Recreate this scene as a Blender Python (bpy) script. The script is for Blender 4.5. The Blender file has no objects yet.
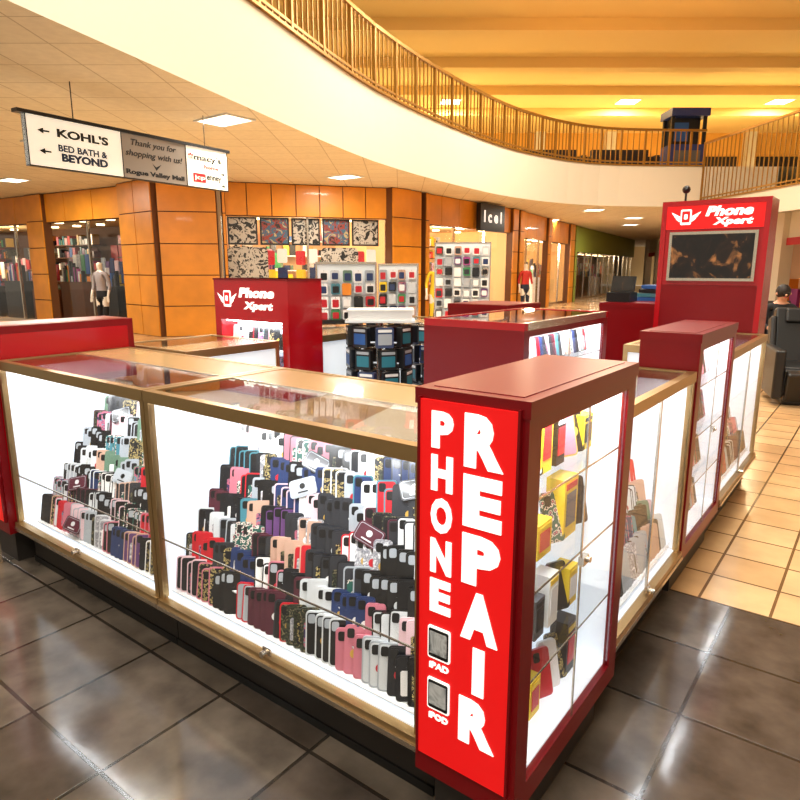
import bpy, math, random
from mathutils import Matrix, Vector
random.seed(11)
sc=bpy.context.scene
try:
    sc.view_settings.view_transform='Standard'
except Exception: pass
YAW=math.radians(-37.2)
RK=Matrix.Rotation(YAW,4,'Z')
# ---------------------------------------------------------------- materials
def lin(c):
    return tuple(((x/255)/12.92 if x/255<=0.04045 else ((x/255+0.055)/1.055)**2.4) for x in c)+(1,)
MATS={}
def mat(name,col,rough=.5,metal=0,emi=None,es=0,coat=0,spec=.5,var=0,varscale=8):
    if name in MATS: return MATS[name]
    m=bpy.data.materials.new(name); m.use_nodes=True
    nt=m.node_tree; b=nt.nodes['Principled BSDF']
    b.inputs['Base Color'].default_value=lin(col)
    b.inputs['Roughness'].default_value=rough
    b.inputs['Metallic'].default_value=metal
    b.inputs['Specular IOR Level'].default_value=spec
    b.inputs['Coat Weight'].default_value=coat
    b.inputs['Coat Roughness'].default_value=.05
    if emi:
        b.inputs['Emission Color'].default_value=lin(emi)
        b.inputs['Emission Strength'].default_value=es
    if var:
        tc=nt.nodes.new('ShaderNodeTexCoord'); n=nt.nodes.new('ShaderNodeTexNoise'); n.inputs['Scale'].default_value=varscale
        n.inputs['Detail'].default_value=4
        r=nt.nodes.new('ShaderNodeValToRGB')
        c=lin(col)
        r.color_ramp.elements[0].color=tuple(x*(1-var) for x in c[:3])+(1,)
        r.color_ramp.elements[1].color=tuple(min(1,x*(1+var)) for x in c[:3])+(1,)
        r.color_ramp.elements[0].position=.3; r.color_ramp.elements[1].position=.7
        nt.links.new(tc.outputs['Object'],n.inputs['Vector']); nt.links.new(n.outputs['Fac'],r.inputs['Fac']); nt.links.new(r.outputs['Color'],b.inputs['Base Color'])
    MATS[name]=m; return m
def glassmat(name,base=.03,grz=.5,tint=(1,1,1,1)):
    m=bpy.data.materials.new(name); m.use_nodes=True; nt=m.node_tree; nt.nodes.clear()
    o=nt.nodes.new('ShaderNodeOutputMaterial'); mx=nt.nodes.new('ShaderNodeMixShader')
    t=nt.nodes.new('ShaderNodeBsdfTransparent'); g=nt.nodes.new('ShaderNodeBsdfGlossy'); g.inputs['Roughness'].default_value=.02
    t.inputs['Color'].default_value=tint
    lw=nt.nodes.new('ShaderNodeLayerWeight'); lw.inputs['Blend'].default_value=.5
    pw=nt.nodes.new('ShaderNodeMath'); pw.operation='POWER'; pw.inputs[1].default_value=4
    mm=nt.nodes.new('ShaderNodeMath'); mm.operation='MULTIPLY_ADD'; mm.inputs[1].default_value=grz; mm.inputs[2].default_value=base
    mm.use_clamp=True
    nt.links.new(lw.outputs['Facing'],pw.inputs[0]); nt.links.new(pw.outputs[0],mm.inputs[0]); nt.links.new(mm.outputs[0],mx.inputs[0])
    nt.links.new(t.outputs[0],mx.inputs[1]); nt.links.new(g.outputs[0],mx.inputs[2]); nt.links.new(mx.outputs[0],o.inputs[0])
    MATS[name]=m; return m
def tilemat(name,c1,c2,mortar,w,h,ms=.006,rough=.3,bump=.2,nscale=3,namt=.5,offset=0):
    m=bpy.data.materials.new(name); m.use_nodes=True; nt=m.node_tree; b=nt.nodes['Principled BSDF']
    tc=nt.nodes.new('ShaderNodeTexCoord'); br=nt.nodes.new('ShaderNodeTexBrick')
    br.offset=offset; br.inputs['Scale'].default_value=1
    br.inputs['Brick Width'].default_value=w; br.inputs['Row Height'].default_value=h
    br.inputs['Mortar Size'].default_value=ms; br.inputs['Color1'].default_value=lin(c1); br.inputs['Color2'].default_value=lin(c2)
    br.inputs['Mortar'].default_value=lin(mortar); br.inputs['Bias'].default_value=0
    nt.links.new(tc.outputs['Object'],br.inputs['Vector'])
    n=nt.nodes.new('ShaderNodeTexNoise'); n.inputs['Scale'].default_value=nscale; n.inputs['Detail'].default_value=6
    nt.links.new(tc.outputs['Object'],n.inputs['Vector'])
    r=nt.nodes.new('ShaderNodeValToRGB'); r.color_ramp.elements[0].color=(1-namt,)*3+(1,); r.color_ramp.elements[1].color=(1+namt*.3,)*3+(1,)
    r.color_ramp.elements[0].position=.3; r.color_ramp.elements[1].position=.7
    nt.links.new(n.outputs['Fac'],r.inputs['Fac'])
    mx=nt.nodes.new('ShaderNodeMix'); mx.data_type='RGBA'; mx.blend_type='MULTIPLY'; mx.inputs[0].default_value=1
    nt.links.new(br.outputs['Color'],mx.inputs[6]); nt.links.new(r.outputs['Color'],mx.inputs[7]); nt.links.new(mx.outputs[2],b.inputs['Base Color'])
    bp=nt.nodes.new('ShaderNodeBump'); bp.inputs['Strength'].default_value=bump; bp.inputs['Distance'].default_value=.004
    mth=nt.nodes.new('ShaderNodeMath'); mth.operation='SUBTRACT'
    nt.links.new(n.outputs['Fac'],mth.inputs[0]); nt.links.new(br.outputs['Fac'],mth.inputs[1])
    nt.links.new(mth.outputs[0],bp.inputs['Height']); nt.links.new(bp.outputs[0],b.inputs['Normal'])
    b.inputs['Roughness'].default_value=rough
    MATS[name]=m; return m
def patmat(name,cols,scale,emi=0,kind='voronoi'):
    m=bpy.data.materials.new(name); m.use_nodes=True; nt=m.node_tree; b=nt.nodes['Principled BSDF']
    tc=nt.nodes.new('ShaderNodeTexCoord')
    if kind=='voronoi':
        n=nt.nodes.new('ShaderNodeTexVoronoi'); out=n.outputs['Distance']
    else:
        n=nt.nodes.new('ShaderNodeTexNoise'); n.inputs['Detail'].default_value=5; n.inputs['Distortion'].default_value=1.5; out=n.outputs['Fac']
    n.inputs['Scale'].default_value=scale
    nt.links.new(tc.outputs['Object'],n.inputs['Vector'])
    r=nt.nodes.new('ShaderNodeValToRGB'); cr=r.color_ramp; cr.interpolation='LINEAR' if kind=='noise' else 'CONSTANT'
    while len(cr.elements)<len(cols): cr.elements.new(.5)
    for i,c in enumerate(cols):
        cr.elements[i].position=(.08+.6*i/len(cols)) if kind=='voronoi' else (.3+.4*i/max(1,len(cols)-1)); cr.elements[i].color=lin(c)
    nt.links.new(out,r.inputs['Fac']); nt.links.new(r.outputs['Color'],b.inputs['Base Color'])
    if emi:
        nt.links.new(r.outputs['Color'],b.inputs['Emission Color']); b.inputs['Emission Strength'].default_value=emi
    b.inputs['Roughness'].default_value=.4
    MATS[name]=m; return m

RED=mat('red_laminate',(168,7,20),.25,coat=.25)
MAROON=mat('maroon_laminate',(118,5,13),.32,spec=.35)
REDLIT=mat('red_lightbox',(222,16,20),.35,emi=(230,14,16),es=.42)
WHITELET=mat('white_letter',(250,248,245),.4,emi=(255,250,245),es=.8)
BLK=mat('black_plastic',(14,14,16),.35)
KICK=mat('kickboard',(38,33,30),.45)
GOLD=mat('gold_metal',(178,148,102),.33,metal=.85)
SILV=mat('silver_metal',(205,195,180),.25,metal=.95)
LAM=mat('tan_laminate',(176,148,106),.25,coat=.3)
WLIT=mat('lit_white_panel',(236,241,246),.5,emi=(230,242,255),es=.45)
WPL=mat('white_acrylic',(236,240,244),.35)
LED=mat('led_strip',(255,255,255),.5,emi=(245,250,255),es=9)
GLASS=glassmat('clear_glass',.02,.4)
TGLASS=glassmat('top_glass',.10,1.0,(.93,.92,.90,1))
WOOD=mat('gold_wood_panel',(220,142,34),.4,coat=.15,var=.15,varscale=1.5)
WOODD=mat('panel_joint',(95,52,14),.6)
CREAM=mat('cream_plaster',(228,219,198),.7)
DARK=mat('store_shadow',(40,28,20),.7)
BRASS=mat('brass_rail',(168,122,50),.35,metal=.6)
GREEN=mat('green_wall',(138,150,54),.6)
WARMW=mat('warm_wall',(230,195,140),.7)
SCREEN=patmat('tv_picture',[(5,4,4),(9,7,7),(30,16,10),(150,100,55)],7,emi=.35,kind='noise')
GRAF=patmat('poster_graphic',[(12,12,12),(200,195,185),(30,28,28),(160,150,140)],5,kind='graf')
GRAF2=patmat('poster_graphic_colour',[(30,26,30),(150,60,50),(60,100,130),(190,170,120),(40,40,50)],5,kind='graf')
APPI=patmat('tablet_picture',[(90,100,110),(200,205,210),(60,70,80)],14,kind='noise')
pal=[(18,18,20),(22,24,30),(44,46,52),(190,28,42),(196,116,132),(222,190,198),(34,52,96),(70,130,145),(205,210,214),(165,172,180),(96,60,112),(196,160,140),(240,240,240),(80,34,48),(200,160,70),(100,130,110)]
PC=[mat('phone_case_%d'%i,c,.3,coat=.2) for i,c in enumerate(pal)]
PC+=[patmat('phone_case_marble',[(235,235,238),(120,120,130),(240,240,242)],40,kind='noise'),
     patmat('phone_case_floral',[(210,120,136),(30,60,60),(236,220,210),(40,90,80)],70),
     patmat('phone_case_glitter',[(20,20,26),(190,170,110),(24,24,30)],120),
     patmat('phone_case_camo',[(60,66,48),(30,34,28),(120,112,84),(40,40,36)],60,kind='graf'),
     patmat('phone_case_abstract',[(50,46,90),(180,100,120),(80,140,160),(230,222,214)],45,kind='graf')]
PW=[13,10,9,6,3.5,5,4.5,3,7,8,1.2,4,4,3,.7,.8,4,1.8,3,3,1.6]
BX=[mat('pack_%d'%i,c,.5) for i,c in enumerate([(20,20,22),(235,235,235),(235,200,40),(200,30,40),(40,90,160),(90,90,95),(230,140,40),(60,140,90),(150,60,130),(245,245,240)])]
# ---------------------------------------------------------------- text
TC={}
def textgeo(body,bold):
    k=(body,bold)
    if k in TC: return TC[k]
    cu=bpy.data.curves.new('t','FONT'); cu.body=body; cu.size=1; cu.offset=bold; cu.resolution_u=3; cu.extrude=.01
    ob=bpy.data.objects.new('t',cu); sc.collection.objects.link(ob); bpy.context.view_layer.update()
    dg=bpy.context.evaluated_depsgraph_get(); me=bpy.data.meshes.new_from_object(ob.evaluated_get(dg))
    vs=[v.co.copy() for v in me.vertices]; fs=[tuple(p.vertices) for p in me.polygons]
    bpy.data.objects.remove(ob); bpy.data.meshes.remove(me); bpy.data.curves.remove(cu)
    x0=min(v.x for v in vs);x1=max(v.x for v in vs);y0=min(v.y for v in vs);y1=max(v.y for v in vs)
    vs=[((v.x-x0)/(x1-x0),(v.y-y0)/(y1-y0),v.z/.01) for v in vs]
    TC[k]=(vs,fs); return TC[k]
# ---------------------------------------------------------------- builder
class MB:
    def __init__(s,name): s.name=name; s.v=[];s.f=[];s.m=[];s.slots=[];s.M=Matrix.Identity(4)
    def mi(s,m):
        if m not in s.slots: s.slots.append(m)
        return s.slots.index(m)
    def raw(s,vs,fs,m):
        o=len(s.v); s.v+= [s.M@Vector(v) for v in vs]; i=s.mi(m)
        for f in fs: s.f.append(tuple(o+a for a in f)); s.m.append(i)
    def box(s,x0,x1,y0,y1,z0,z1,m):
        vs=[(x,y,z) for z in (z0,z1) for y in (y0,y1) for x in (x0,x1)]
        s.raw(vs,[(0,2,3,1),(4,5,7,6),(0,1,5,4),(1,3,7,5),(3,2,6,7),(2,0,4,6)],m)
    def quad(s,p,m): s.raw(p,[tuple(range(len(p)))],m)
    def cyl(s,x,y,z0,z1,r,m,n=12,r2=None):
        r2=r if r2 is None else r2
        vs=[(x+r*math.cos(2*math.pi*i/n),y+r*math.sin(2*math.pi*i/n),z0) for i in range(n)]+[(x+r2*math.cos(2*math.pi*i/n),y+r2*math.sin(2*math.pi*i/n),z1) for i in range(n)]
        s.raw(vs,[tuple(range(n-1,-1,-1)),tuple(range(n,2*n))]+[(i,(i+1)%n,n+(i+1)%n,n+i) for i in range(n)],m)
    def hcyl(s,p,q,r,m,n=8):
        p=Vector(p);q=Vector(q);d=(q-p).normalized();a=d.orthogonal().normalized();b=d.cross(a)
        vs=[p+a*r*math.cos(2*math.pi*i/n)+b*r*math.sin(2*math.pi*i/n) for i in range(n)]+[q+a*r*math.cos(2*math.pi*i/n)+b*r*math.sin(2*math.pi*i/n) for i in range(n)]
        s.raw(vs,[tuple(range(n-1,-1,-1)),tuple(range(n,2*n))]+[(i,(i+1)%n,n+(i+1)%n,n+i) for i in range(n)],m)
    def rrect(s,cx,y0,y1,cz,w,h,r,m,seg=3):
        pts=[]
        for (sx,sz,a0) in ((1,1,0),(-1,1,90),(-1,-1,180),(1,-1,270)):
            for k in range(seg+1):
                a=math.radians(a0+90*k/seg); pts.append((cx+sx*(w/2-r)+r*math.cos(a),cz+sz*(h/2-r)+r*math.sin(a)))
        n=len(pts)
        vs=[(p[0],y0,p[1]) for p in pts]+[(p[0],y1,p[1]) for p in pts]
        s.raw(vs,[tuple(range(n)),tuple(range(2*n-1,n-1,-1))]+[(i,n+i,n+(i+1)%n,(i+1)%n) for i in range(n)],m)
    def sphere(s,c,r,m,n=12,sz=1):
        vs=[];fs=[]
        k=n//2
        for i in range(k+1):
            t=math.pi*i/k
            for j in range(n):
                p=2*math.pi*j/n; vs.append((c[0]+r*math.sin(t)*math.cos(p),c[1]+r*math.sin(t)*math.sin(p),c[2]+sz*r*math.cos(t)))
        for i in range(k):
            for j in range(n): fs.append((i*n+j,(i+1)*n+j,(i+1)*n+(j+1)%n,i*n+(j+1)%n))
        s.raw(vs,fs,m)
    def text(s,body,x0,x1,y,z0,z1,m,bold=.02,th=.003,shear=0):
        vs,fs=textgeo(body,bold)
        s.raw([(x0+v[0]*(x1-x0)+v[1]*shear*(z1-z0),y-th*v[2],z0+v[1]*(z1-z0)) for v in vs],fs,m)
    def done(s,rot=0,kiosk=True,origin=None,bevel=0,smooth=False):
        W=(RK if kiosk else Matrix.Identity(4))
        if origin is None:
            xs=[v.x for v in s.v];ys=[v.y for v in s.v];zs=[v.z for v in s.v]
            origin=Vector(((min(xs)+max(xs))/2,(min(ys)+max(ys))/2,min(zs)))
        else: origin=Vector(origin)
        me=bpy.data.meshes.new(s.name); me.from_pydata([tuple(v-origin) for v in s.v],[],s.f)
        for m in s.slots: me.materials.append(m)
        me.polygons.foreach_set('material_index',s.m)
        if smooth: me.polygons.foreach_set('use_smooth',[True]*len(s.f))
        me.update()
        ob=bpy.data.objects.new(s.name,me); sc.collection.objects.link(ob)
        ob.matrix_world=W@Matrix.Translation(origin)
        if bevel:
            b=ob.modifiers.new('bevel','BEVEL'); b.width=bevel; b.segments=3; b.limit_method='ANGLE'
        bpy.context.view_layer.update()
        return ob
def arealight(name,parent,M,sx,sy,energy,col=(1,1,1)):
    l=bpy.data.lights.new(name,'AREA'); l.shape='RECTANGLE'; l.size=sx; l.size_y=sy; l.energy=energy; l.color=col
    o=bpy.data.objects.new(name,l); sc.collection.objects.link(o)
    if parent:
        o.parent=parent; o.matrix_parent_inverse=parent.matrix_world.inverted()
    o.matrix_world=M
    return o
def phonecase(b,M,w=.072,h=.148,A=None,B=None):
    old=b.M; b.M=old@M
    A=A or random.choices(PC,PW)[0]; B=B or (A if random.random()<.55 else random.choices(PC,PW)[0])
    b.rrect(0,0,.011,h/2,w,h,.012,A)
    b.rrect(0,-.0015,0.0005,h/2,w-.010,h-.010,.009,B,seg=2)
    q=random.random()
    if q<.7: b.rrect(-w/2+.021,-.003,0,h-.025,.024,.03,.006,PC[0] if B is not PC[0] else PC[9],seg=2)
    if q<.2: b.rrect(0,-.003,0,h*.42,.028,.028,.0135,random.choice([PC[14],PC[8],PC[3],PC[12]]),seg=3)
    if q>.8:
        b.rrect(0,-.0028,0,h*.4,w*.6,h*.55,.004,random.choice(PC[16:]+[PC[12]]),seg=1)
    b.M=old
def rack(b,x0,x1,yb,zb,dy,dz,nr,yaw,ins=.0,sp=.034):
    for r in range(nr):
        y=yb+r*dy; z=zb+r*dz
        b.box(x0-.01+ins*r,x1+.01,y-.012,y+.055,z-.006,z-.001,WPL)
        b.box(x0-.01+ins*r,x1+.01,y-.014,y-.010,z-.006,z+.018,GLASS)
        x=x0+.03+ins*r+random.uniform(0,.015)
        run=0
        while x<x1-.025:
            if run<=0: run=random.randint(1,4); A=random.choices(PC,PW)[0]; B=A if random.random()<.5 else random.choices(PC,PW)[0]
            run-=1
            yw=math.radians(yaw+random.uniform(-4,4))
            M=Matrix.Translation((x,y+.018,z))@Matrix.Rotation(yw,4,'Z')@Matrix.Rotation(math.radians(-16+random.uniform(-4,3)),4,'X')
            phonecase(b,M,w=random.uniform(.064,.074),h=random.uniform(.13,.155),A=A,B=B)
            x+=sp*random.uniform(.85,1.2)
            if random.random()<.02: x+=.025
def case_unit(name,kx,ky,w,d,face='S',H=1.10,energy=7,yaw=34,rk=True,rows=8,doors=1,x_in0=.10,x_in1=.03,ins=0):
    b=MB(name)
    L=Matrix.Translation((kx,ky,0))@(Matrix.Rotation(math.pi/2,4,'Z') if face=='E' else (Matrix.Rotation(-math.pi/2,4,'Z') if face=='W' else Matrix.Identity(4)))
    b.M=L
    g=.003
    b.box(g,w-g,.07,d-.05,0,.2,KICK)
    b.box(g,w-g,.062,.07,0,.03,BLK)
    b.box(g,w-g,-.012,d,.2,.245,GOLD)
    b.box(g,w-g,-.018,-.012,.205,.222,SILV)
    b.box(.02,w-.02,.02,d-.03,.245,.252,WLIT)
    for x in (g,w-.026-g):
        b.box(x,x+.026,0,.026,.245,H-.045,GOLD)
        b.box(x,x+.026,d-.026,d,.245,H-.045,GOLD)
        xx=x+.010 if x<w/2 else x+.012
        b.box(xx,xx+.005,.026,d-.026,.252,H-.045,WLIT)
    b.box(.026+g,w-.026-g,d-.02,d-.008,.252,H-.045,WLIT)
    b.box(g,w-g,-.004,.03,H-.045,H,GOLD)
    b.box(g,w-g,d-.03,d,H-.045,H,GOLD)
    for x in (g,w-.03-g): b.box(x,x+.03,.03,d-.03,H-.045,H,GOLD)
    db=d*.45
    b.box(.03+g,w-.03-g,.03,d-db,H-.012,H-.004,TGLASS)
    b.box(.03+g,w-.03-g,d-db,d-.03,H-.02,H-.002,LAM)
    b.box(.03+g,w-.03-g,d-db-.006,d-db+.004,H-.02,H-.001,SILV)
    b.box(.026+g,w-.026-g,.006,.011,.25,H-.045,GLASS)
    for k in range(1,doors):
        x=w*k/doors
        b.box(x-.008,x+.008,.001,.010,.25,H-.045,SILV)
    b.hcyl((w*.5,-.03,.262),(w*.5,0.0,.262),.011,SILV,12)
    b.box(w*.5-.02,w*.5+.02,-.006,0.0,.25,.275,SILV)
    b.box(.04,w-.04,.034,.05,H-.056,H-.046,LED)
    # glass half shelf edge
    b.box(.03,w-.03,.014,.018,.50,.506,SILV) if face=='S' else None
    if rk:
        rack(b,x_in0,w-x_in1,.05,.275,.048,.083,rows,yaw,ins)
        for k in range(4 if face=='S' else 1):
            r=random.randint(0,6); x=random.uniform(.25+ins*r,w-.15)
            M=Matrix.Translation((x,.03+r*.048,.275+r*.083+.03))@Matrix.Rotation(math.radians(yaw*.6),4,'Z')@Matrix.Rotation(math.radians(-30),4,'X')@Matrix.Rotation(math.radians(random.choice([12,-15,22,-20])),4,'Y')
            c=random.choice([0,2,13,0,9])
            old=b.M;b.M=old@M; b.rrect(0,-.004,.004,.04,.105,.068,.012,PC[c]); b.rrect(0,-.005,-.004,.04,.094,.058,.009,PC[9]); b.rrect(0,-.006,-.005,.04,.09,.054,.008,PC[c])
            b.rrect(0,-.007,-.006,.045,.022,.022,.010,PC[8] if c!=9 else PC[0]); b.box(-.02,.02,-.007,-.006,.020,.025,PC[8] if c!=9 else PC[0]); b.M=old
    ob=b.done()
    if energy:
        M=RK@L@Matrix.Translation((w/2,.06,H-.062))@Matrix.Rotation(math.radians(38),4,'X')
        arealight('led_lamp',ob,M,w-.1,.03,energy,(.93,.97,1))
    return ob
def tallbox(name,x0,x1,y0,y1,H=1.265,energy=6,frontfn=None,topglass=False,rk=False,solid=False):
    b=MB(name); g=.003; x0+=g;x1-=g;y0+=g;y1-=g
    b.box(x0+.04,x1-.05,y0+.04,y1-.03,0,.18,KICK)
    b.box(x0,x1,y0,y1,.18,.25,MAROON)
    b.box(x0,x1,y0,y0+.035,.25,H-.04,MAROON)
    b.box(x0,x1,y1-.035,y1,.25,H-.04,MAROON)
    b.box(x0,x0+.02,y0+.035,y1-.035,.25,H-.04,MAROON)
    if topglass:
        b.box(x0,x1,y0,y0+.04,H-.04,H,RED); b.box(x0,x1,y1-.04,y1,H-.04,H,RED)
        b.box(x0,x0+.03,y0+.04,y1-.04,H-.04,H,RED); b.box(x1-.03,x1,y0+.04,y1-.04,H-.04,H,SILV)
        b.box(x0+.03,x1-.03,y0+.04,y1-.04,H-.012,H-.004,TGLASS)
    else:
        b.box(x0-.004 if not solid else x0,x1+.004 if not solid else x1,y0-.004,y1+.004 if not solid else y1,H-.04,H,MAROON)
        b.box(x0+.03,x1-.03,y0+.03,y1-.03,H,H+.002,MAROON)
    ya,yb=y0+.035,y1-.035; zt=H-.04
    if solid:
        b.box(x1-.02,x1,ya,yb,.25,zt,RED)
        if frontfn: frontfn(b,x0,x1,y0)
        return b.done()
    b.box(x0+.02,x0+.026,y0+.04,y1-.04,.25,H-.045,WLIT)
    b.box(x1-.02,x1,ya,ya+.03,.25,zt,MAROON); b.box(x1-.02,x1,yb-.03,yb,.25,zt,MAROON)
    b.box(x1-.02,x1,ya+.03,yb-.03,zt-.035,zt,MAROON)
    b.box(x1-.012,x1-.007,ya+.03,yb-.03,.25,zt-.035,GLASS)
    ym=(ya+yb)/2
    b.box(x1-.006,x1-.002,ym-.004,ym+.004,.25,zt-.035,SILV)
    b.box(x1-.004,x1+.012,ym-.02,ym+.02,.74,.765,SILV); b.hcyl((x1,ym+.012,.752),(x1+.02,ym+.012,.752),.009,SILV,10)
    b.box(x0+.026,x1-.012,ya,ya+.005,.25,zt,WLIT); b.box(x0+.026,x1-.012,yb-.005,yb,.25,zt,WLIT)
    b.box(x0+.026,x1-.02,ya,yb,.25,.256,WLIT)
    b.box(x1-.045,x1-.03,ya+.02,yb-.02,zt-.012,zt-.002,LED)
    b.box(x1-.035,x1-.025,ya+.006,ya+.014,.27,zt-.02,LED); 
    for zs in (.50,.75,1.0):
        b.box(x0+.03,x1-.02,ya+.006,yb-.006,zs,zs+.006,GLASS)
        b.box(x1-.022,x1-.020,ya+.006,yb-.006,zs,zs+.006,SILV)
    for zs in (.257,.507,.757,1.007):
        y=ya+.07
        while y<yb-.1:
            old=b.M
            if rk or random.random()<.45:
                b.M=old@Matrix.Translation((x1-.10,y,zs))@Matrix.Rotation(math.radians(90-25),4,'Z')@Matrix.Rotation(math.radians(-14),4,'X')
                h=min(.15,zt-zs-.02)
                phonecase(b,Matrix.Identity(4),h=h); b.M=old; y+=.045 if rk else .055
            else:
                w=random.uniform(.05,.1); h=random.uniform(.10,.2); h=min(h,zt-zs-.02)
                xc=x1-.12; m=random.choice([BX[0],BX[0],BX[1],BX[9],BX[2],BX[5]])
                b.box(xc-.03,xc+.03,y-.03,y-.03+w,zs,zs+h,m)
                b.box(xc+.03,xc+.032,y-.03+w*.15,y-.03+w*.85,zs+h*.2,zs+h*.75,random.choice([BX[0],BX[5],BX[1],BX[2],BX[3]]))
                b.box(xc+.03,xc+.032,y-.03+w*.1,y-.03+w*.9,zs+h*.82,zs+h*.92,random.choice(BX[:4]))
                y+=w+.03
    if frontfn: frontfn(b,x0,x1,y0)
    ob=b.done()
    if energy:
        M=RK@Matrix.Translation((x1-.05,(y0+y1)/2,zt-.02))@Matrix.Rotation(math.pi/2,4,'Z')@Matrix.Rotation(math.radians(35),4,'X')
        arealight('led_lamp',ob,M,(y1-y0)-.15,.03,energy,(.93,.97,1))
    return ob
def repair_front(b,x0,x1,y):
    b.box(x0+.018,x1-.022,y-.012,y,.25,1.24,REDLIT)
    b.box(x0+.012,x0+.018,y-.014,y,.245,1.245,MAROON); b.box(x1-.022,x1-.016,y-.014,y,.245,1.245,MAROON)
    yf=y-.012
    for i,c in enumerate('PHONE'):
        z1=1.215-i*.109
        b.text(c,x0+.053,x0+.115,yf,z1-.092,z1,WHITELET,bold=.05)
    for i,c in enumerate('REPAIR'):
        z1=1.222-i*.148
        if c=='I': b.box(x0+.183,x0+.216,yf-.003,yf,z1-.13,z1,WHITELET)
        else: b.text(c,x0+.146,x0+.25,yf,z1-.13,z1,WHITELET,bold=.06)
    zz=.600
    for t in ('iPAD','iPOD'):
        b.rrect(x0+.083,yf-.004,yf,zz,.068,.092,.006,WHITELET); b.rrect(x0+.083,yf-.006,yf-.003,zz,.060,.080,.004,BLK); b.rrect(x0+.083,yf-.008,yf-.005,zz+.002,.052,.062,.001,APPI)
        b.text(t,x0+.053,x0+.113,yf,zz-.076,zz-.058,WHITELET,bold=.03)
        zz-=.15
def logo(b,x,y,z,s):
    b.rrect(x,y-.004,y,z,s*.62,s*.9,s*.08,WHITELET); b.rrect(x,y-.006,y-.003,z+.02*s,s*.46,s*.66,s*.05,REDLIT); b.rrect(x,y-.008,y-.005,z+.02*s,s*.2,s*.3,s*.05,WHITELET)
    for k in range(3):
        for sg in (-1,1):
            b.quad([(x+sg*s*.34,y-.004,z+s*(.05-.12*k)),(x+sg*s*(.85-.12*k),y-.004,z+s*(.32-.16*k)),(x+sg*s*(.78-.12*k),y-.004,z+s*(.18-.16*k)),(x+sg*s*.34,y-.004,z-s*(.05+.12*k))],WHITELET)
# ---------------------------------------------------------------- kiosk
XR0,XR1=-.90,-.59
case_unit('glass_display_case',-2.2,1.29,1.30,.71,'S',energy=7,x_in0=.035,x_in1=.02,rows=9,ins=.012)
case_unit('glass_display_case',-3.51,1.29,1.31,.71,'S',energy=6.5,x_in0=.16,x_in1=.06,rows=9,ins=.03)
tallbox('phone_repair_cabinet',XR0,XR1,1.25,2.0,frontfn=repair_front,energy=5)
tallbox('phone_repair_cabinet',-3.83,-3.515,1.25,2.04,frontfn=repair_front,energy=0,solid=True)
case_unit('glass_display_case',-.64,2.005,1.02,.60,'E',energy=5.5,yaw=-32,doors=2,x_in0=.04,x_in1=.05,rows=9)
tallbox('red_display_cabinet',-.90,-.63,3.03,3.86,energy=5,rk=True)
case_unit('glass_display_case',-.64,3.865,1.22,.60,'E',energy=5.5,yaw=-32,doors=2,x_in0=.04,rows=9)
case_unit('glass_display_case',-3.72,2.74,.69,.68,'W',energy=5,rows=5,yaw=10)
case_unit('glass_display_case',-3.72,5.0,1.9,.68,'W',energy=5,rows=5,yaw=10)
tallbox('red_display_cabinet',-2.15,-1.5,3.06,4.32,energy=7,topglass=True,rk=True)
tallbox('red_display_cabinet',-1.98,-1.45,5.45,6.25,energy=5,rk=True)
tallbox('red_display_cabinet',-2.92,-2.36,4.5,5.1,solid=True)
b=MB('screen_sign_tower')
x0,x1,y0,y1,H=-1.42,-.705,5.10,5.42,2.03
b.box(x0+.03,x1-.03,y0+.03,y1-.03,0,.15,KICK)
b.box(x0,x1,y0+.012,y1,.15,H,RED)
b.box(x0,x0+.035,y0,y0+.012,.15,H,RED); b.box(x1-.035,x1,y0,y0+.012,.15,H,RED); b.box(x0+.035,x1-.035,y0,y0+.012,H-.035,H,RED)
b.box(x0+.035,x1-.035,y0+.004,y0+.012,1.83,H-.035,REDLIT)
b.box(x0+.07,x1-.06,y0-.012,y0+.012,1.46,1.81,SILV)
b.box(x0+.09,x1-.08,y0-.015,y0-.011,1.48,1.79,SCREEN)
b.box(x0+.035,x1-.035,y0+.004,y0+.012,.2,1.43,MAROON)
b.text('Phone',x0+.30,x0+.60,y0+.004,1.915,1.985,WHITELET,bold=.05,shear=.3); b.text('Xpert',x0+.35,x0+.60,y0+.004,1.84,1.905,WHITELET,bold=.05,shear=.3)
logo(b,x0+.17,y0+.004,1.915,.12)
b.cyl(x0+.12,y0+.15,H,H+.07,.008,BLK); b.sphere((x0+.12,y0+.15,H+.095),.03,BLK)
b.done()
b=MB('sign_tower')
x0,x1,y0,y1,H=-3.70,-2.97,2.76,3.06,1.485
b.box(x0+.03,x1-.03,y0+.03,y1-.03,0,.15,KICK)
b.box(x0,x1,y0+.15,y1,.15,H,RED); b.box(x0,x0+.06,y0,y0+.15,.15,H,RED); b.box(x1-.06,x1,y0,y0+.15,.15,H,RED)
b.box(x0+.06,x1-.06,y0,y0+.15,1.21,H,RED); b.box(x0+.06,x1-.06,y0,y0+.15,.15,.60,RED)
b.box(x0+.06,x1-.06,y0+.14,y0+.149,.60,1.21,WLIT); b.box(x0+.08,x1-.08,y0+.03,y0+.05,1.198,1.208,LED)
b.box(x0+.06,x1-.06,y0+.004,y0+.009,.60,1.21,GLASS)
b.box(x0-.004,x1+.004,y0-.004,y1+.004,H-.012,H,MAROON)
for r in range(3):
    z=.64+r*.19
    b.box(x0+.06,x1-.06,y0+.05,y0+.14,z-.006,z-.001,WPL)
    x=x0+.11
    while x<x1-.1:
        phonecase(b,Matrix.Translation((x,y0+.09,z))@Matrix.Rotation(math.radians(25),4,'Z')@Matrix.Rotation(math.radians(-12),4,'X')); x+=.052
b.text('Phone',x0+.26,x0+.60,y0,1.36,1.425,WHITELET,bold=.05,shear=.3); b.text('Xpert',x0+.30,x0+.58,y0,1.27,1.335,WHITELET,bold=.05,shear=.3)
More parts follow.
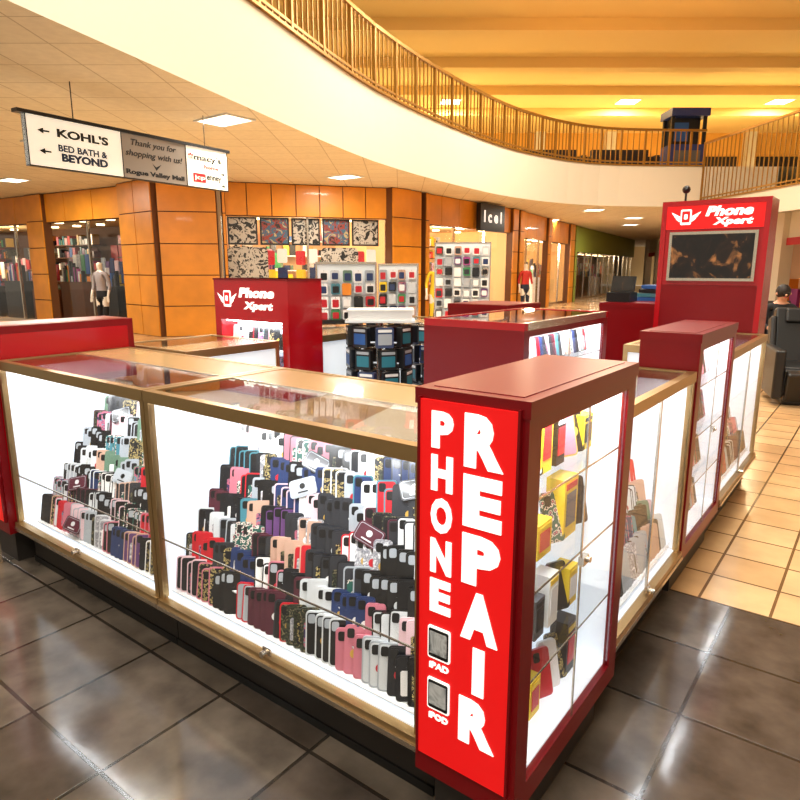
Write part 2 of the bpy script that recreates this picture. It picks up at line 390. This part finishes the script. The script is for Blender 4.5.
logo(b,x0+.14,y0,1.35,.12)
ob=b.done()
arealight('led_lamp',ob,RK@Matrix.Translation(((x0+x1)/2,y0+.04,1.19))@Matrix.Rotation(math.radians(30),4,'X'),.5,.03,3,(.93,.97,1))
# ---------------------------------------------------------------- racks
def pegrack(name,cx,cy,w,z0,z1,rotz,rows,cols,white=.6,onfloor=True):
    b=MB(name); b.M=Matrix.Translation((cx,cy,0))@Matrix.Rotation(rotz,4,'Z')
    zb=0 if onfloor else z0
    b.box(-w/2,w/2,.0,.03,z0,z1,WPL)
    for x in (-w/2-.015,w/2): b.box(x,x+.015,-.01,.04,zb,z1+.02,SILV)
    b.box(-w/2,w/2,-.01,.04,z1,z1+.02,SILV)
    b.box(-w/2-.015,w/2+.015,-.15,.15,zb,zb+.03,BLK)
    for r in range(rows):
        z=z1-.05-(z1-z0-.05)*r/rows
        for c in range(cols):
            x=-w/2+w*(c+.5)/cols+random.uniform(-.006,.006)
            b.hcyl((x,0,z),(x,-.12,z),.003,SILV,6)
            A=random.choice([PC[8],PC[12],PC[9],PC[12]]) if random.random()<white else random.choice(PC+BX)
            h=(z1-z0)/rows*random.uniform(.68,.86); ww=w/cols*.76
            for k in range(3):
                y=-.03-.03*k+random.uniform(-.005,.005)
                b.rrect(x,y-.008,y,z-h/2+.005,ww,h,ww*.14,A,seg=2)
            b.rrect(x,y-.010,y-.008,z-h/2,ww*.72,h*.62,ww*.1,random.choice([PC[0],PC[2],A,PC[3],PC[12],PC[6],PC[0]]),seg=2)
    return b.done(kiosk=False)
pegrack('phone_case_rack',-.43,5.2,.46,1.12,1.58,math.radians(8),4,5,.7,onfloor=False)
pegrack('phone_case_rack',-.02,6.9,.4,.9,1.58,math.radians(-5),5,4,.25)
pegrack('accessory_rack',.98,10.2,.85,.75,1.93,math.radians(-8),7,6,.5)
TEAL=mat('pack_teal',(40,120,140),.5)
for (sx,sy,zt) in ((-.14,4.3,1.2),(.3,4.85,1.16)):
    b=MB('spinner_rack'); b.M=Matrix.Translation((sx,sy,0))
    b.cyl(0,0,0,.04,.2,BLK,20); b.cyl(0,0,.04,zt,.02,SILV)
    for k in range(8):
        for r in range(4):
            a=k*math.pi/4+.2+.1*r; z=zt-.15-r*.145
            M=Matrix.Translation((.2*math.cos(a),.2*math.sin(a),z))@Matrix.Rotation(a+math.pi/2,4,'Z')
            old=b.M;b.M=old@M; b.rrect(0,-.02,.02,.06,.115,.13,.008,random.choice([BX[0],BX[0],PC[6],PC[1]])); b.rrect(0,-.022,-.02,.05,.09,.07,.004,random.choice([TEAL,BX[4],PC[9],PC[2],TEAL])); b.rrect(0,-.022,-.02,.105,.09,.018,.004,random.choice([PC[12],PC[9]])); b.hcyl((0,.02,.12),(0,.18,.12),.003,SILV,6); b.M=old
    if zt>1.18:
        b.box(-.22,.24,-.12,.12,1.2,1.215,WPL); b.box(-.2,.22,-.11,.11,1.215,1.275,BX[1]); b.box(-.21,.23,-.115,.115,1.275,1.285,BX[9])
    b.done(kiosk=False)
b=MB('stacked_boxes')
for i in range(4): b.box(-1.80+.02*i,-1.60+.01*i,5.8,6.0,1.269+.035*i,1.3+.035*i,[BX[4],PC[7],BX[0],BX[4]][i])
b.done()
b=MB('cash_register'); b.M=Matrix.Translation((-1.94,5.5,1.269)); b.box(-.0,.2,0,.2,0,.08,BLK); b.M=b.M@Matrix.Translation((.1,.1,.08))@Matrix.Rotation(math.radians(-20),4,'X'); b.box(-.1,.1,-.01,.01,0,.14,BLK); b.box(-.085,.085,-.013,-.01,.015,.125,SCREEN); b.done()
# ---------------------------------------------------------------- floor
SLATE=tilemat('slate_tile',(104,94,84),(74,65,58),(46,40,35),.46,.46,.007,rough=.12,bump=.35,nscale=5,namt=.6)
TAN=tilemat('tan_tile',(220,182,134),(204,162,114),(110,80,50),.30,.30,.007,rough=.18,bump=.2,nscale=4,namt=.2)
b=MB('floor')
b.quad([(-45,-12,0),(40,-12,0),(40,3.1,0),(-45,3.1,0)],SLATE)
b.quad([(-45,3.1,0),(40,3.1,0),(40,60,0),(-45,60,0)],TAN)
b.done(origin=(.05,3.1,0))
# ---------------------------------------------------------------- ceilings / balcony
CT=tilemat('ceiling_tile',(236,230,208),(231,225,202),(196,187,160),.61,.61,.008,rough=.8,bump=.1,nscale=10,namt=.08)
def curve(pts,n=6):
    out=[]
    P=[Vector(p) for p in pts]
    for i in range(len(P)-1):
        p0=P[max(i-1,0)];p1=P[i];p2=P[i+1];p3=P[min(i+2,len(P)-1)]
        for k in range(n):
            t=k/n
            out.append(.5*((2*p1)+(-p0+p2)*t+(2*p0-5*p1+4*p2-p3)*t*t+(-p0+3*p1-3*p2+p3)*t**3))
    out.append(P[-1]); return [(p.x,p.y) for p in out]
E=[(-6.0,-5),(-3.2,4.2),(-1.95,8.1)]+curve([(-1.95,8.1),(-.46,12.4),(1.6,16.2),(3.6,18.9),(6.2,20.8),(9.6,21.2)],5)[1:]
ZC=3.5; ZF=4.7
b=MB('ceiling')
b.quad([(x,y,ZC) for x,y in [(-35,-5)]+E+[(9.6,60),(-35,60)]][::-1],CT)
b.quad([(9.6,60,ZC),(30,60,ZC),(30,-5,ZC),(11.5,-5,ZC),(10,16.8,ZC),(9.6,21.2,ZC)][::-1],CREAM)
b.done(kiosk=False)
b=MB('wall_balcony_bulkhead')
for (p,q) in zip(E[:-1],E[1:]):
    b.quad([(p[0],p[1],ZC-.02),(q[0],q[1],ZC-.02),(q[0],q[1],ZF),(p[0],p[1],ZF)],CREAM)
R=[(9.6,21.2),(10,16.8),(11.5,-5)]
for (p,q) in zip(R[:-1],R[1:]):
    b.quad([(p[0],p[1],3.0),(q[0],q[1],3.0),(q[0],q[1],3.62),(p[0],p[1],3.62)],CREAM)
b.quad([(9.6,21.2,3.62),(9.6,21.2,ZF),(12,21.2,ZF),(12,21.2,3.62)],CREAM)
b.quad([(x,y,ZF) for x,y in [(-35,-5)]+E+[(30,21.2),(30,60),(-35,60)]],CREAM)
b.quad([(10,16.8,3.6),(9.6,21.2,3.6),(30,21.2,3.6),(30,-5,3.6),(11.5,-5,3.6)][::-1],CREAM)
b.done(kiosk=False)
def railing(pts,z0,h,name,sp=.16):
    b=MB(name)
    for (p,q) in zip(pts[:-1],pts[1:]):
        p=Vector(p+(0,));q=Vector(q+(0,)); L=(q-p).length; d=(q-p).normalized()
        old=b.M; b.M=Matrix.Translation(p)@Matrix.Rotation(math.atan2(d.y,d.x),4,'Z')
        b.box(0,L,-.04,.04,z0+h-.06,z0+h,BRASS); b.box(0,L,-.02,.02,z0+.1,z0+.14,BRASS); b.box(0,L,-.05,.05,z0,z0+.04,BRASS)
        n=max(1,int(L/sp))
        for k in range(n):
            x=L*k/n; r=.012 if k else .03
            b.box(x-r,x+r,-r,r,z0,z0+h,BRASS)
        b.M=old
    return b.done(kiosk=False)
railing([p for p in E if p[1]>3],ZF+.002,1.1,'balcony_railing')
railing(R,3.622,1.8,'balcony_railing',sp=.2)
b=MB('wall_upper'); UP=mat('upper_wall_orange',(232,172,74),.6)
b.box(-30,30,33,33.2,ZF+.01,8,UP)
for i in range(-6,8):
    b.box(i*3.4-.25,i*3.4+.25,32.6,33,ZF+.01,8,CREAM)
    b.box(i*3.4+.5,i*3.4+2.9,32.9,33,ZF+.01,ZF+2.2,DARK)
b.done(kiosk=False)
b=MB('upper_ceiling'); UC=mat('upper_ceiling_cream',(244,208,132),.7)
b.box(-30,30,-5,60,8.0,8.1,UC)
for i in range(6): b.box(-30,30,12+i*3.2,12.5+i*3.2,7.7,8.0,UC)
b.done(kiosk=False)
def sofa(x,y,rz):
    b=MB('lounge_sofa'); b.M=Matrix.Translation((x,y,ZF+.01))@Matrix.Rotation(rz,4,'Z'); m=mat('dark_upholstery',(46,34,28),.7)
    b.box(-1,1,-.4,.4,.12,.42,m); b.box(-1,1,.25,.45,.42,.9,m); b.box(-1.15,-1,-.4,.45,.12,.62,m); b.box(1,1.15,-.4,.45,.12,.62,m)
    for sx in (-.95,.95):
        for sy in (-.3,.35): b.cyl(sx,sy,0,.12,.03,BLK,8)
    b.done(kiosk=False,bevel=.04)
sofa(5.2,23.3,0);sofa(7.7,23.3,0)
b=MB('blue_promo_booth'); b.M=Matrix.Translation((9.85,23.5,ZF+.01)); BL=mat('booth_blue',(34,52,120),.4)
b.box(-.6,.6,-.4,.4,0,1.0,BL); b.box(-.45,.45,-.42,-.4,.2,.8,BX[5])
for sx in (-.6,.5):
    for sy in (-.4,.3): b.box(sx,sx+.1,sy,sy+.1,1.0,1.9,BLK)
b.box(-.5,.5,-.1,.3,1.0,1.9,BLK); b.box(-.42,.1,-.13,-.1,1.15,1.75,BX[4]); b.box(-.65,.65,-.5,.5,1.9,2.15,BL); b.done(kiosk=False)
# ---------------------------------------------------------------- shopfronts
def frame(p0,p1):
    d=Vector((p1[0]-p0[0],p1[1]-p0[1],0)); return Matrix.Translation((p0[0],p0[1],0))@Matrix.Rotation(math.atan2(d.y,d.x),4,'Z'),d.length
def panels(b,x0,x1,y,z0,z1,nx,nz,m=WOOD):
    b.box(x0,x1,y+.03,y+.25,z0,z1,WOODD)
    for i in range(nx):
        for k in range(nz):
            a=x0+(x1-x0)*i/nx; c=z0+(z1-z0)*k/nz
            b.box(a+.012,a+(x1-x0)/nx-.012,y,y+.03,c+.012,c+(z1-z0)/nz-.012,m)
def shop(name,p0,p1,cols,litcol,es,style,nfas=None,fz0=2.75,depth=3.0,posters=False,fmat=WOOD,glass=True,shelfm=None,lampe=45,lamps=True,blk=8):
    b=MB(name); M,L=frame(p0,p1); b.M=M; shelfm=shelfm or WPL
    panels(b,0,L,0,fz0,ZC-.01,nfas or max(2,int(L/1.0)),1,fmat)
    for (a,c) in cols:
        panels(b,L*a,L*c,-.12,0,ZC-.02,1,5,fmat)
    IN=mat('shop_wall_'+name+str(len(MATS)),litcol,.7,emi=litcol,es=es)  # wall glows: warm shop lighting is put into its colour
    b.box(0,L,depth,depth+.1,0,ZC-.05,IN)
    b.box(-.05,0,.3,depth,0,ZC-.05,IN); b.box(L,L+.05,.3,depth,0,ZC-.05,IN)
    b.box(0,L,.3,depth,fz0+.1,fz0+.15,WARMW)
    LP=mat('shop_lamp',(255,230,180),.5,emi=(255,225,170),es=7)
    n=max(2,int(L/1.2)) if lamps else 0
    for i in range(n):
        x=L*(i+.5)/n; b.cyl(x,.9,fz0+.06,fz0+.1,.12,LP,10); b.cyl(x+.3,2.0,fz0+.06,fz0+.1,.12,LP,10)
    x=.2
    while x<L-.4:
        w=random.uniform(.7,1.1)
        if x+w>L-.1: break
        if style=='shelf' or (style=='mix' and random.random()<.5):
            for z in (.3,.7,1.1,1.5,1.9,2.3):
                b.box(x,x+w,depth-.5,depth-.02,z-.03,z,shelfm)
                xx=x+.03
                while xx<x+w-.12:
                    ww=random.uniform(.06,.16); b.box(xx,xx+ww,depth-.45,depth-.2,z,z+random.uniform(.12,.33),random.choice(BX+PC)); xx+=ww+.03
        else:
            b.hcyl((x,depth-.5,1.5),(x+w,depth-.5,1.5),.02,SILV); xx=x+.05
            while xx<x+w:
                m=random.choice(BX+PC); h=random.uniform(.6,.9)
                b.quad([(xx,depth-.7,1.45),(xx+.05,depth-.3,1.45),(xx+.07,depth-.28,1.45-h),(xx-.02,depth-.72,1.45-h)],m); xx+=.07
            b.hcyl((x,depth-.5,0),(x,depth-.5,1.5),.02,SILV); b.hcyl((x+w,depth-.5,0),(x+w,depth-.5,1.5),.02,SILV)
            for k in range(2):
                b.rrect(x+w*.3+k*w*.42,depth-.05,depth-.02,2.0,w*.36,.55,.03,random.choice([GRAF,GRAF2,BX[5],BX[3]]))
        x+=w+.12
    for i in range(int(L/1.5)):
        x=L*(i+.5)/int(L/1.5); t=random.uniform(.9,1.25)
        b.box(x-.55,x+.55,.9,1.3,0,t,random.choice([shelfm,WOODD,BLK]))
        for k in range(14):
            xx=x-.5+k*.072; b.box(xx,xx+random.uniform(.04,.065),.95,1.05,t,t+random.uniform(.15,.6),random.choice(BX+PC+[BLK]*blk))
        for k in range(5):
            xx=x-.5+k*.2; b.rrect(xx+.08,1.2,1.24,t+.5,.16,random.uniform(.3,.6),.03,random.choice([GRAF,GRAF2]+BX+PC))
    if posters:
        n=5
        for i in range(n):
            a=L*(.03+.94*i/n); b.box(a,a+L*.94/n-.06,.22,.26,2.1,2.74,BLK); b.box(a+.04,a+L*.94/n-.10,.21,.22,2.14,2.70,[GRAF,GRAF2][i%2])
        for i in (0,3):
            a=L*(.03+.94*i/n); b.rrect(a+.45,.3,.33,1.5,.95,1.1,.1,GRAF)
        for i in (1,2,4):
            a=L*(.03+.94*i/n)
            for (dx,dz,m) in ((.12,1.8,BX[3]),(.42,1.85,BX[1]),(.12,1.35,BX[2]),(.42,1.4,PC[6])): b.rrect(a+dx+.1,.32,.35,dz,.24,.34,.04,m)
    if glass:
        b.box(0,L,.18,.185,.1,fz0,GLASS)
        n=max(2,int(L/1.6))
        for i in range(n+1): b.box(L*i/n-.025,L*i/n+.025,.15,.22,0,fz0,SILV)
        b.box(0,L,.15,.22,0,.1,SILV)
    ob=b.done(kiosk=False)
    l=bpy.data.lights.new('shop_lamp_'+name,'POINT'); l.energy=L*lampe; l.color=(1,.82,.56); l.shadow_soft_size=.3
    o=bpy.data.objects.new('lamp',l); sc.collection.objects.link(o); o.parent=ob; o.matrix_parent_inverse=ob.matrix_world.inverted(); o.matrix_world=M@Matrix.Translation((L/2,.7,2.5))
    return ob
shop('storefront',(-20,24.2),(-6.7,15.96),[(0,.03),(.74,.79)],(90,58,36),.15,'mix',nfas=13,shelfm=WOODD,lampe=14)
b=MB('wall_column'); M,L=frame((-6.6,15.7),(-5.45,14.7)); b.M=M; panels(b,0,L,-.1,0,ZC-.01,2,5)
M,L=frame((-5.4,14.7),(-4.15,14.95)); b.M=M; panels(b,0,L,-.02,0,ZC-.01,1,5); b.done(kiosk=False)
shop('storefront',(-4.1,15.2),(-.3,16.45),[(0,.02)],(205,155,105),.4,'mix',posters=True,nfas=7,lampe=60,blk=2)
b=MB('wall_column'); M,L=frame((-.25,16.35),(.55,17.2)); b.M=M; panels(b,0,L*.6,-.1,0,ZC-.01,1,5); panels(b,L*.62,L,-.02,0,ZC-.01,1,5); b.done(kiosk=False)
shop('storefront',(.6,17.4),(3.9,22.2),[(0,.03),(.93,1)],(225,180,125),.45,'shelf',nfas=6,fz0=2.7,shelfm=WOODD,lampe=55)
shop('storefront',(4.0,22.4),(7.9,30),[(0,.06),(.45,.5),(.9,1)],(225,175,110),.45,'mix',nfas=7,fz0=2.6,lampe=55)
shop('storefront',(8.0,30.2),(16.5,46),[(0,.02)],(50,36,28),.08,'mix',nfas=1,fz0=2.3,fmat=GREEN,lampe=15)
b=MB('shop_blade_sign'); M,L=frame((2.15,19.7),(3.05,20.9)); b.M=M; b.box(0,L,-.3,-.15,2.65,3.45,BLK); b.text('I c e l',.2,L-.2,-.3,2.9,3.25,WHITELET,bold=.03); b.done(kiosk=False)
b=MB('wall_right'); M,L=frame((17.5,46.5),(12.5,17)); b.M=M
b.box(0,L,.2,.4,2.6,ZC-.01,CREAM); b.box(0,L,3,3.1,0,ZC-.01,mat('right_shop_wall',(200,145,100),.7,emi=(210,150,100),es=.25))  # rear shop wall has interior light put into its colour as glow
for i in range(10): b.box(L*i/9-.3,L*i/9+.3,.0,.4,0,ZC-.01,CREAM)
b.box(0,L,.15,.2,2.35,2.6,BX[3])
for i in range(30): 
    x=L*i/30; b.box(x,x+.7,1.5,1.9,0,random.uniform(.7,1.6),random.choice(BX+[BLK,BLK]))
b.done(kiosk=False)
b=MB('wall_back'); b.box(-35,35,60,60.2,0,8,WARMW); b.done(kiosk=False)
# ---------------------------------------------------------------- lights
def panel_light(x,y,z,sx,sy,e,rz=0,col=(1,.94,.82)):
    b=MB('recessed_ceiling_light'); z-=.002; b.M=Matrix.Translation((x,y,z))@Matrix.Rotation(rz,4,'Z')
    for a in (-1,1):
        b.box(-sx/2-.03,sx/2+.03,a*sy/2-.015,a*sy/2+.015,-.02,.0,WPL); b.box(a*sx/2-.015,a*sx/2+.015,-sy/2,sy/2,-.02,.0,WPL)
    b.box(-sx/2,sx/2,-sy/2,sy/2,-.008,-.002,mat('lamp_diffuser',(255,250,235),.5,emi=(255,246,220),es=6))
    ob=b.done(kiosk=False)
    arealight('lamp',ob,Matrix.Translation((x,y,z-.03)),sx,sy,e,col)
for (x,y,e) in [(-2.35,9.1,130),(-8.7,15,150),(-5.5,10.5,130),(-9,8,130),(-3.9,3.0,70),(-1.2,14.5,80)]:
    panel_light(x,y,ZC,.65,.45,e,YAW)
for (x,y) in [(6.6,22.5),(6.2,27),(9.2,26),(8.5,33),(10.5,30)]: panel_light(x,y,ZC,.6,.6,90)
for (x,y,e) in [(0,3,380),(4,7,430),(1,11,300),(5,15,480),(-1,-3,420)]:
    panel_light(x,y,8 if y<12 else 7.7,2.2,2.2,e,0,(1,.95,.84))  # unseen large panels added above the void for general light
for (x,y) in [(2,27),(9,27),(-4,27),(15,27)]:
    panel_light(x,y,8,.8,.8,430,0,(1,.80,.46))
# ---------------------------------------------------------------- hanging sign
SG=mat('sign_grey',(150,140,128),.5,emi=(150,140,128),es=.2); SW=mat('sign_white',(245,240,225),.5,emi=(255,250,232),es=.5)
NV=mat('ink_navy',(20,40,80),.5); RD=mat('ink_red',(200,20,30),.5); INK=mat('ink_black',(15,15,15),.5)
b=MB('hanging_directory_sign'); M,L=frame((-3.80,6.85),(-2.38,9.15)); b.M=M
zt=3.08; zb=2.59
b.box(-.08,L+.04,-.05,.05,zt,zt+.035,BLK)
b.box(0,L*.40,-.03,.03,zb,zt,SW); b.box(L*.40,L*.74,-.03,.03,zb,zt,SG); b.box(L*.74,L,-.03,.03,zb,zt,SW)
b.box(0,L,-.032,.032,zb-.012,zb,BLK)
for x in (.0,L*.4,L*.74,L-.01): b.box(x,x+.01,-.034,.034,zb,zt,BLK)
for x in (L*.2,L*.87): b.hcyl((x,0,zt+.03),(x,0,ZC-.005),.006,BLK,6)
f=-.03
b.text("KOHL'S",L*.12,L*.34,f,2.90,2.99,INK,bold=.04)
b.text("BED BATH &",L*.12,L*.33,f,2.76,2.83,NV,bold=.03); b.text("BEYOND",L*.13,L*.33,f,2.66,2.745,NV,bold=.05)
def arrow(x,z,s,sg):
    b.box(min(x,x+sg*s),max(x,x+sg*s),f-.003,f,z-.008,z+.008,INK); b.quad([(x+sg*s*1.6,f-.003,z),(x+sg*s*.8,f-.003,z+.03),(x+sg*s*.8,f-.003,z-.03)],INK)
arrow(L*.09,2.94,.08,-1);arrow(L*.09,2.74,.08,-1)
b.text("Thank you for",L*.44,L*.68,f,2.94,3.03,INK,bold=.01,shear=.3); b.text("shopping with us!",L*.415,L*.71,f,2.82,2.91,INK,bold=.01,shear=.3)
b.quad([(L*.55,f-.003,2.79),(L*.57,f-.003,2.71),(L*.60,f-.003,2.79),(L*.57,f-.003,2.75)],INK)
b.text("Rogue Valley Mall",L*.415,L*.725,f,2.62,2.69,INK,bold=.04)
b.text("macy's",L*.79,L*.96,f,2.9,3.0,INK,bold=.02); b.text("home",L*.85,L*.94,f,2.83,2.88,RD,bold=.02)
b.box(L*.78,L*.855,f-.003,f,2.65,2.76,RD); b.text("jcp",L*.785,L*.85,f-.003,2.67,2.735,SW,bold=.02); b.text("enney",L*.862,L*.955,f,2.67,2.75,INK,bold=.02); b.text("*",L*.755,L*.785,f,2.92,3.0,RD,bold=.03)
arrow(L*.955,2.79,.04,1);arrow(L*.955,2.64,.04,1)
b.done(kiosk=False)
# ---------------------------------------------------------------- figures
def figure(name,J,edges,rad,region,slots,W,hair=None,headc=None):
    names=list(J); idx={n:i for i,n in enumerate(names)}
    me=bpy.data.meshes.new(name+'_sk'); me.from_pydata([J[n] for n in names],[(idx[a],idx[c]) for a,c in edges],[])
    ob=bpy.data.objects.new(name+'_sk',me); sc.collection.objects.link(ob)
    ob.modifiers.new('s','SKIN')
    sv=me.skin_vertices[0].data
    for n in names:
        r=rad.get(n,.05); r=r if isinstance(r,tuple) else (r,r); sv[idx[n]].radius=r
    sv[idx['pelvis']].use_root=True
    ss=ob.modifiers.new('ss','SUBSURF'); ss.levels=2; ss.render_levels=2
    bpy.context.view_layer.update()
    dg=bpy.context.evaluated_depsgraph_get(); m2=bpy.data.meshes.new_from_object(ob.evaluated_get(dg)); m2.name=name
    bpy.data.objects.remove(ob)
    m2.materials.clear()
    for s in slots: m2.materials.append(s)
    for p in m2.polygons:
        p.use_smooth=True
        c=p.center; best=min(names,key=lambda n:(Vector(J[n])-c).length); p.material_index=region(best,c)
    o=bpy.data.objects.new(name,m2); sc.collection.objects.link(o); o.matrix_world=W
    if headc:
        h=MB('hair'); hc=Vector(headc)
        h.sphere((hc.x,hc.y+.018,hc.z+.025),.098,hair,14,1.1)
        ho=h.done(kiosk=False,smooth=True); ho.parent=o; ho.matrix_world=W@ho.matrix_world
        fc=MB('face'); sk=slots[0]
        for sx in (-.032,.032): fc.sphere((hc.x+sx,hc.y-.088,hc.z+.005),.011,PC[0],8)
        fc.sphere((hc.x,hc.y-.1,hc.z-.02),.016,sk,8); fc.box(hc.x-.022,hc.x+.022,hc.y-.094,hc.y-.08,hc.z-.058,hc.z-.05,RD)
        for sx in (-.088,.088): fc.sphere((hc.x+sx,hc.y,hc.z-.005),.02,sk,8)
        fo=fc.done(kiosk=False,smooth=True); fo.parent=o; fo.matrix_world=W@fo.matrix_world
    return o
def hands(J,E,rad,s,wrist,d):
    w=Vector(J[wrist]); d=Vector(d).normalized(); side=Vector((1 if s=='R' else -1,0,0)); side=(side-d*side.dot(d)).normalized()
    pm=w+d*.06; J['palm'+s]=tuple(pm); E.append((wrist,'palm'+s)); rad['palm'+s]=(.03,.018)
    for k,ln in enumerate((.075,.085,.08,.062)):
        a=pm+side*(.03-.02*k)+d*.02; t=a+d*ln*.5+Vector((0,0,-.004)); e=t+d*ln*.4+Vector((0,0,-.018))
        for nm,p in (('a',a),('b',t),('c',e)): J['f%s%d%s'%(s,k,nm)]=tuple(p); rad['f%s%d%s'%(s,k,nm)]=.009
        E+= [('palm'+s,'f%s%da'%(s,k)),('f%s%da'%(s,k),'f%s%db'%(s,k)),('f%s%db'%(s,k),'f%s%dc'%(s,k))]
    a=w+d*.03-side*.035; e=a+d*.035-side*.015
    J['th'+s]=tuple(a);J['ti'+s]=tuple(e);rad['th'+s]=.011;rad['ti'+s]=.009;E+=[(wrist,'th'+s),('th'+s,'ti'+s)]
SKIN=mat('skin',(205,150,120),.5); CLB=mat('cloth_black',(18,18,22),.8); CLJ=mat('cloth_denim',(34,40,58),.8); HAIR=mat('hair_dark',(28,18,14),.6); SHOE=mat('shoe_black',(12,12,12),.5)
def stand(name,x,y,rz,top,bottom,skin=SKIN,hair=HAIR,face=True,scale=1,zoff=0):
    J={'pelvis':(0,0,.95),'belly':(0,0,1.1),'chest':(0,-.01,1.3),'shC':(0,0,1.43),'neck':(0,.005,1.5),'head':(0,-.01,1.62),'crown':(0,0,1.70)}
    E=[('pelvis','belly'),('belly','chest'),('chest','shC'),('shC','neck'),('neck','head'),('head','crown')]
    rad={'pelvis':(.15,.11),'belly':(.13,.095),'chest':(.155,.11),'shC':(.10,.07),'neck':.052,'head':(.082,.095),'crown':(.06,.07)}
    for s,g in (('L',-1),('R',1)):
        J['sh'+s]=(g*.18,0,1.41);J['el'+s]=(g*.25,.02,1.14);J['wr'+s]=(g*.26,-.08,.90)
        J['hip'+s]=(g*.095,0,.88);J['kn'+s]=(g*.10,-.02,.48);J['an'+s]=(g*.11,.02,.09);J['toe'+s]=(g*.13,-.15,.035)
        E+=[('shC','sh'+s),('sh'+s,'el'+s),('el'+s,'wr'+s),('pelvis','hip'+s),('hip'+s,'kn'+s),('kn'+s,'an'+s),('an'+s,'toe'+s)]
        rad.update({'sh'+s:.058,'el'+s:.042,'wr'+s:.028,'hip'+s:.095,'kn'+s:.062,'an'+s:.042,'toe'+s:(.04,.03)})
        hands(J,E,rad,s,'wr'+s,(0,-.1,-1))
    def reg(n,c):
        if n[0] in 'f' or n[:4]=='palm' or n[:2] in('th','ti','wr') or n in('neck','head','crown'): return 0
        if n[:2] in ('an','to'): return 3
        if n[:2] in ('kn','hi') or n=='pelvis': return 2
        return 1
    return figure(name,J,E,rad,reg,[skin,top,bottom,SHOE],Matrix.Translation((x,y,zoff))@Matrix.Rotation(rz,4,'Z')@Matrix.Scale(scale,4),hair,J['head'] if face else None)
MQ=mat('mannequin_white',(225,215,200),.35)
stand('mannequin',.95,17.3,math.radians(10),mat('cloth_yellow',(220,190,40),.8),mat('cloth_yellow',(220,190,40),.8),MQ,face=False)
stand('mannequin',4.3,22.2,math.radians(20),mat('cloth_red',(190,50,40),.8),CLJ,MQ,face=False)
stand('mannequin',-7.35,15.9,math.radians(-20),mat('cloth_grey',(150,140,140),.8),CLB,MQ,face=False)
def chair(x,y,rz):
    b=MB('massage_chair'); m=mat('black_leather',(16,15,15),.4); b.M=Matrix.Translation((x,y,0))@Matrix.Rotation(rz,4,'Z')
    b.box(-.28,.28,-.35,.3,.12,.45,m); b.box(-.38,-.27,-.4,.35,.08,.64,m); b.box(.27,.38,-.4,.35,.08,.64,m)
    old=b.M; b.M=old@Matrix.Translation((0,.25,.4))@Matrix.Rotation(math.radians(-18),4,'X'); b.box(-.27,.27,0,.16,0,.72,m); b.box(-.33,-.26,-.05,.14,.2,.6,m); b.box(.26,.33,-.05,.14,.2,.6,m); b.box(-.17,.17,-.05,.0,.52,.70,m)
    b.M=old@Matrix.Translation((0,-.36,.42))@Matrix.Rotation(math.radians(20),4,'X'); b.box(-.25,-.03,-.12,.0,-.36,0,m); b.box(.03,.25,-.12,0,-.36,0,m); b.box(-.27,.27,-.02,.04,-.36,0,m)
    b.M=old; b.box(-.25,.25,-.3,.3,0,.12,BLK)
    return b.done(kiosk=False,bevel=.03)
chair(4.75,7.4,math.radians(-20)); chair(5.45,9.1,math.radians(-10))
J={'pelvis':(0,.1,.56),'belly':(0,.13,.7),'chest':(0,.14,.88),'shC':(0,.14,1.02),'neck':(0,.12,1.09),'head':(0,.08,1.2),'crown':(0,.09,1.28)}
E2=[('pelvis','belly'),('belly','chest'),('chest','shC'),('shC','neck'),('neck','head'),('head','crown')]
rad={'pelvis':(.15,.12),'belly':(.14,.1),'chest':(.155,.11),'shC':(.10,.07),'neck':.052,'head':(.082,.095),'crown':(.06,.07)}
for s,g in (('L',-1),('R',1)):
    J['sh'+s]=(g*.18,.14,1.0);J['el'+s]=(g*.25,.02,.75);J['wr'+s]=(g*.16,-.2,.70)
    J['hip'+s]=(g*.1,.02,.56);J['kn'+s]=(g*.13,-.42,.56);J['an'+s]=(g*.13,-.58,.12);J['toe'+s]=(g*.14,-.75,.04)
    E2+=[('shC','sh'+s),('sh'+s,'el'+s),('el'+s,'wr'+s),('pelvis','hip'+s),('hip'+s,'kn'+s),('kn'+s,'an'+s),('an'+s,'toe'+s)]
    rad.update({'sh'+s:.058,'el'+s:.042,'wr'+s:.028,'hip'+s:.09,'kn'+s:.062,'an'+s:.042,'toe'+s:(.04,.03)})
    hands(J,E2,rad,s,'wr'+s,(-g*.2,-1,-.2))
def reg(n,c):
    if n[0]=='f' or n[:4]=='palm' or n[:2] in('th','ti','wr') or n in('neck','head','crown'): return 0
    if n[:2] in ('an','to'): return 3
    if n[:2] in ('kn','hi') or n=='pelvis': return 2
    return 1
figure('seated_person',J,E2,rad,reg,[SKIN,CLB,CLJ,SHOE],Matrix.Translation((5.45,9.1,0))@Matrix.Rotation(math.radians(-10),4,'Z'),HAIR,J['head'])
# ---------------------------------------------------------------- world + camera
w=bpy.data.worlds.new('world'); sc.world=w; w.use_nodes=True
w.node_tree.nodes['Background'].inputs[0].default_value=(1,.88,.70,1); w.node_tree.nodes['Background'].inputs[1].default_value=.75
cam=bpy.data.cameras.new('camera'); cam.lens=28.62; cam.sensor_width=36; cam.clip_end=200
co=bpy.data.objects.new('camera',cam); sc.collection.objects.link(co); co.location=(0,0,1.55); co.rotation_euler=(math.radians(90-11.7),0,0)
sc.camera=co
